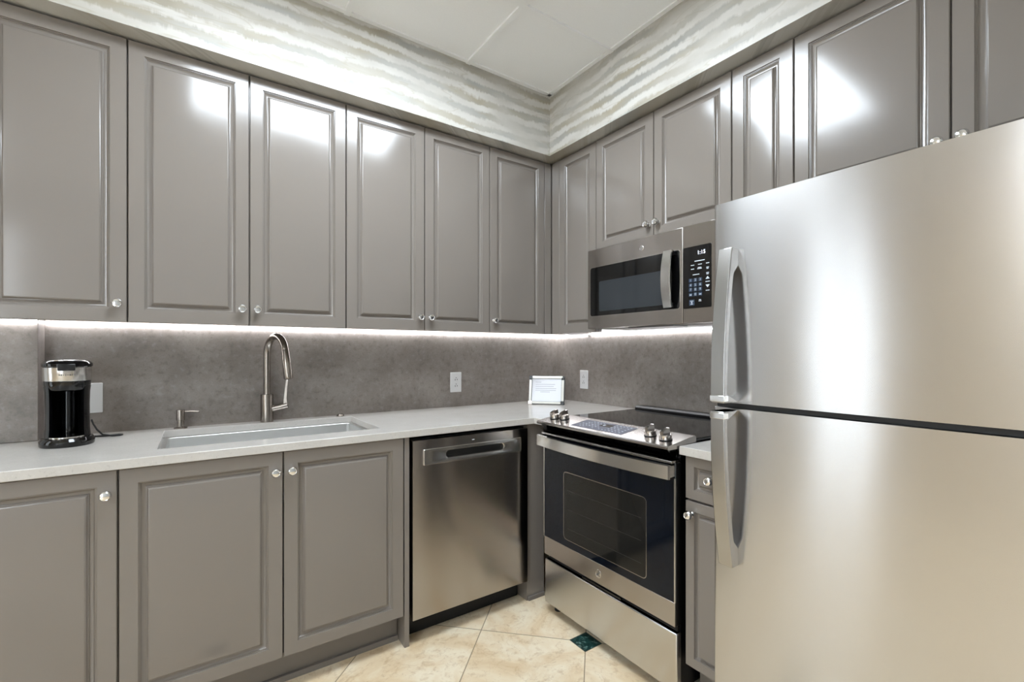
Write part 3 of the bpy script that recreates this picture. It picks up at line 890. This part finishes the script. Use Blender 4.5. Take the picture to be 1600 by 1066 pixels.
# ------------------------------------------------------------------ microwave
MZ0, MZ1, MW = 1.3625, 1.7705, 0.750
t = thing('microwave', 'stainless over-the-range microwave oven with black window', 'microwave', (0, -0.7165, MZ0), R)
H = MZ1 - MZ0
MF = -0.404
obj('body', bx(0.002, MW - 0.002, MF + 0.034, -0.020, 0.004, H - 0.0005), 'black', t)
obj('underside', bx(0.004, MW - 0.004, MF + 0.036, -0.022, 0.0, 0.0038), simple('grey painted metal', (150, 146, 140), 0.4), t)
obj('light_lens', bx(0.22, 0.48, MF + 0.06, -0.24, -0.003, -0.0002), 'black', t)
dm = obj('door', bx(0.0, 0.5705, MF, MF + 0.033, 0.0, H - 0.001), 'dark_steel', t, bevel=0.002)
wl = rrect(0.020, 0.556, 0.064, 0.314, 0.012, 5); wl2 = rrect(0.0175, 0.5585, 0.0615, 0.3165, 0.013, 5)
bm = bmesh.new()
loft(bm, [[(p, MF + 0.001, q) for p, q in wl2], [(p, MF - 0.0012, q) for p, q in wl2], [(p, MF - 0.0012, q) for p, q in wl]], True, False)
obj('window_trim', bm, 'polished', dm)
bm = bmesh.new()
loft(bm, [[(p, MF - 0.0004, q) for p, q in wl], [(p, MF - 0.0016, q) for p, q in wl]])
dg_ = obj('door_glass', bm, 'gloss_black', dm)
sw = rrect(0.083, 0.475, 0.086, 0.238, 0.008, 4)
bm = bmesh.new()
loft(bm, [[(p, MF - 0.0014, q) for p, q in sw], [(p, MF - 0.0019, q) for p, q in sw]])
obj('screen', bm, 'screen', dm)
emblem(dm, 0.352, MF, 0.358, 0.0125)
# vertical bowed handle
bm = bmesh.new()
lp = []
for k in range(13):
    s = k / 12
    z = 0.070 + 0.246 * s
    b_ = 0.020 * (1 - (2 * s - 1) ** 2)
    yo = MF - 0.026 - b_
    lp.append([(0.492, yo, z), (0.533, yo, z), (0.533, yo + 0.010, z), (0.492, yo + 0.010, z)])
loft(bm, lp)
hn = obj('handle', bm, 'steel', dm, smooth=30)
obj('handle_post', bx(0.500, 0.531, MF - 0.022, MF - 0.0018, 0.072, 0.090), 'black', dm)
obj('handle_post', bx(0.500, 0.531, MF - 0.022, MF - 0.0018, 0.296, 0.314), 'black', dm)
fr = obj('control_frame', bx(0.572, MW, MF, MF + 0.033, 0.0, H - 0.001), 'dark_steel', t, bevel=0.002)
cw = rrect(0.574, 0.702, 0.060, 0.316, 0.006, 4)
bm = bmesh.new()
loft(bm, [[(p, MF + 0.0004, q) for p, q in cw], [(p, MF - 0.0014, q) for p, q in cw]])
kp = obj('keypad', bm, 'gloss_black', t)
YK = MF - 0.0014
obj('clock', stand(text_bm('1:15', 0.022), 0.658, YK, 0.286), 'clock', kp)
def dash(x, z, wv, hv=0.0028): obj('key_mark', bx(x - wv / 2, x + wv / 2, YK - 0.0004, YK, z - hv / 2, z + hv / 2), 'key', kp)
dash(0.650, 0.253, 0.046, 0.0032)
for x, z, wv in ((0.618, 0.238, 0.016), (0.652, 0.238, 0.017), (0.686, 0.238, 0.014), (0.618, 0.222, 0.014), (0.650, 0.225, 0.016), (0.650, 0.2205, 0.020), (0.686, 0.221, 0.011), (0.686, 0.216, 0.009),
                 (0.686, 0.199, 0.012), (0.686, 0.194, 0.010), (0.686, 0.1635, 0.018), (0.686, 0.128, 0.016), (0.634, 0.198, 0.030), (0.652, 0.093, 0.010), (0.652, 0.088, 0.012)):
    dash(x, z, wv)
for z, s in ((0.179, 1), (0.146, -1)):
    lp = [(0.677, z - 0.005 * s), (0.695, z - 0.005 * s), (0.686, z + 0.006 * s)]
    obj('arrow', loft(bmesh.new(), [[(p, YK, q) for p, q in lp], [(p, YK - 0.0004, q) for p, q in lp]]), 'key', kp)
for r_, zz in enumerate((0.176, 0.156, 0.137, 0.117)):
    for c_, xx in enumerate((0.609, 0.631, 0.653)):
        ch = '123456789 0 '[r_ * 3 + c_]
        obj('key', bx(xx - 0.0085, xx + 0.0085, YK - 0.0003, YK, zz - 0.0075, zz + 0.0075), 'key_dim', kp)
        if ch != ' ':
            obj('digit', stand(text_bm(ch, 0.014), xx, YK - 0.0003, zz), 'key', kp)
        else:
            obj('key_mark', bx(xx - 0.005, xx + 0.005, YK - 0.0005, YK - 0.0003, zz - 0.003, zz + 0.001), 'key', kp)
obj('start_key', bx(0.602, 0.627, YK - 0.0003, YK, 0.072, 0.096), 'key_dim', kp)
bm = bx(0.607, 0.622, YK - 0.0005, YK - 0.0003, 0.089, 0.0915, 0.609, 0.620, YK - 0.0005, YK - 0.0003, 0.076, 0.079)
lathe(bm, [(0.0035, 0), (0.0035, 0.0002)], (0.6145, YK - 0.0003, 0.084), (0, -1, 0), 12)
obj('key_mark', bm, 'key', kp)

# ------------------------------------------------------------------ refrigerator
FY, FX, FW, FTOP = -1.7150, -0.868, 0.760, 1.6635
t = thing('refrigerator', 'tall stainless steel top-freezer refrigerator right of the range', 'refrigerator', (0, FY, 0), R)
obj('body', bx(0.004, FW - 0.004, FX + 0.078, -0.05, 0.03, FTOP - 0.012), simple('grey fridge side', (92, 92, 94), 0.4), t)
obj('base_grille', bx(0.01, FW - 0.01, FX + 0.05, FX + 0.077, 0.0, 0.075), 'matt_black', t)
obj('door_gasket', bx(0.006, FW - 0.006, FX + 0.010, FX + 0.0775, 1.0855, 1.0985), 'gasket', t)
def fdoor(name, z0, z1):
    bm = bmesh.new()
    poly = []
    r = 0.010
    for k in range(6):
        a = PI / 2 * k / 5
        poly.append((r - r * math.cos(a), FX + r - r * math.sin(a)))
    n = 10
    for k in range(1, n):
        s = k / n
        poly.append((r + (FW - 2 * r) * s, FX - 0.004 * (1 - (2 * s - 1) ** 2)))
    for k in range(6):
        a = PI / 2 * (1 - k / 5)
        poly.append((FW - r + r * math.cos(a), FX + r - r * math.sin(a)))
    poly += [(FW, FX + 0.072), (0.0, FX + 0.072)]
    loft(bm, [[(p, q, z0) for p, q in poly], [(p, q, z1) for p, q in poly]])
    return obj(name, bm, 'fridge_steel', t, smooth=30)
fd = fdoor('freezer_door', 1.0995, FTOP)
rd = fdoor('refrigerator_door', 0.085, 1.0845)
def fhandle(parent, z0, z1):
    """z0 = end beside the seam (stands proud), z1 = far end (meets the door)"""
    n = 18
    out, inn = [], []
    for k in range(n + 1):
        s = k / n
        z = z0 + (z1 - z0) * s
        out.append((FX - 0.070 + 0.040 * s ** 2.2, z))
    for k in range(n + 1):
        s = k / n
        z = z0 + (z1 - z0) * s
        if s < 0.035: yi = FX + 0.0005
        elif s > 0.86: yi = FX + 0.0005
        else:
            f = (s - 0.035) / 0.825
            yi = FX - 0.070 + 0.040 * s ** 2.2 + 0.016 + 0.006 * f
            yi = min(yi, FX - 0.006)
        inn.append((yi, z))
    bm = bmesh.new()
    x0, x1 = 0.034, 0.074
    A = [bm.verts.new((x0, p, q)) for p, q in out]; B = [bm.verts.new((x1, p, q)) for p, q in out]
    C_ = [bm.verts.new((x0, p, q)) for p, q in inn]; D = [bm.verts.new((x1, p, q)) for p, q in inn]
    for k in range(n):
        bm.faces.new((A[k], A[k + 1], B[k + 1], B[k]))
        bm.faces.new((C_[k], D[k], D[k + 1], C_[k + 1]))
        bm.faces.new((A[k], C_[k], C_[k + 1], A[k + 1]))
        bm.faces.new((B[k], B[k + 1], D[k + 1], D[k]))
    bm.faces.new((A[0], B[0], D[0], C_[0])); bm.faces.new((A[-1], C_[-1], D[-1], B[-1]))
    h = obj('handle', bm, 'handle_steel', parent, bevel=0.002)
    sg = 1 if z1 > z0 else -1
    zz = sorted((z0 + sg * 0.004, z0 + sg * 0.020))
    obj('handle_cap', bx(x0 - 0.0008, x1 + 0.0008, FX - 0.0712, FX - 0.050, zz[0], zz[1]), 'chrome', parent, bevel=0.001)
fhandle(fd, 1.1035, 1.528)
fhandle(rd, 1.0810, 0.652)
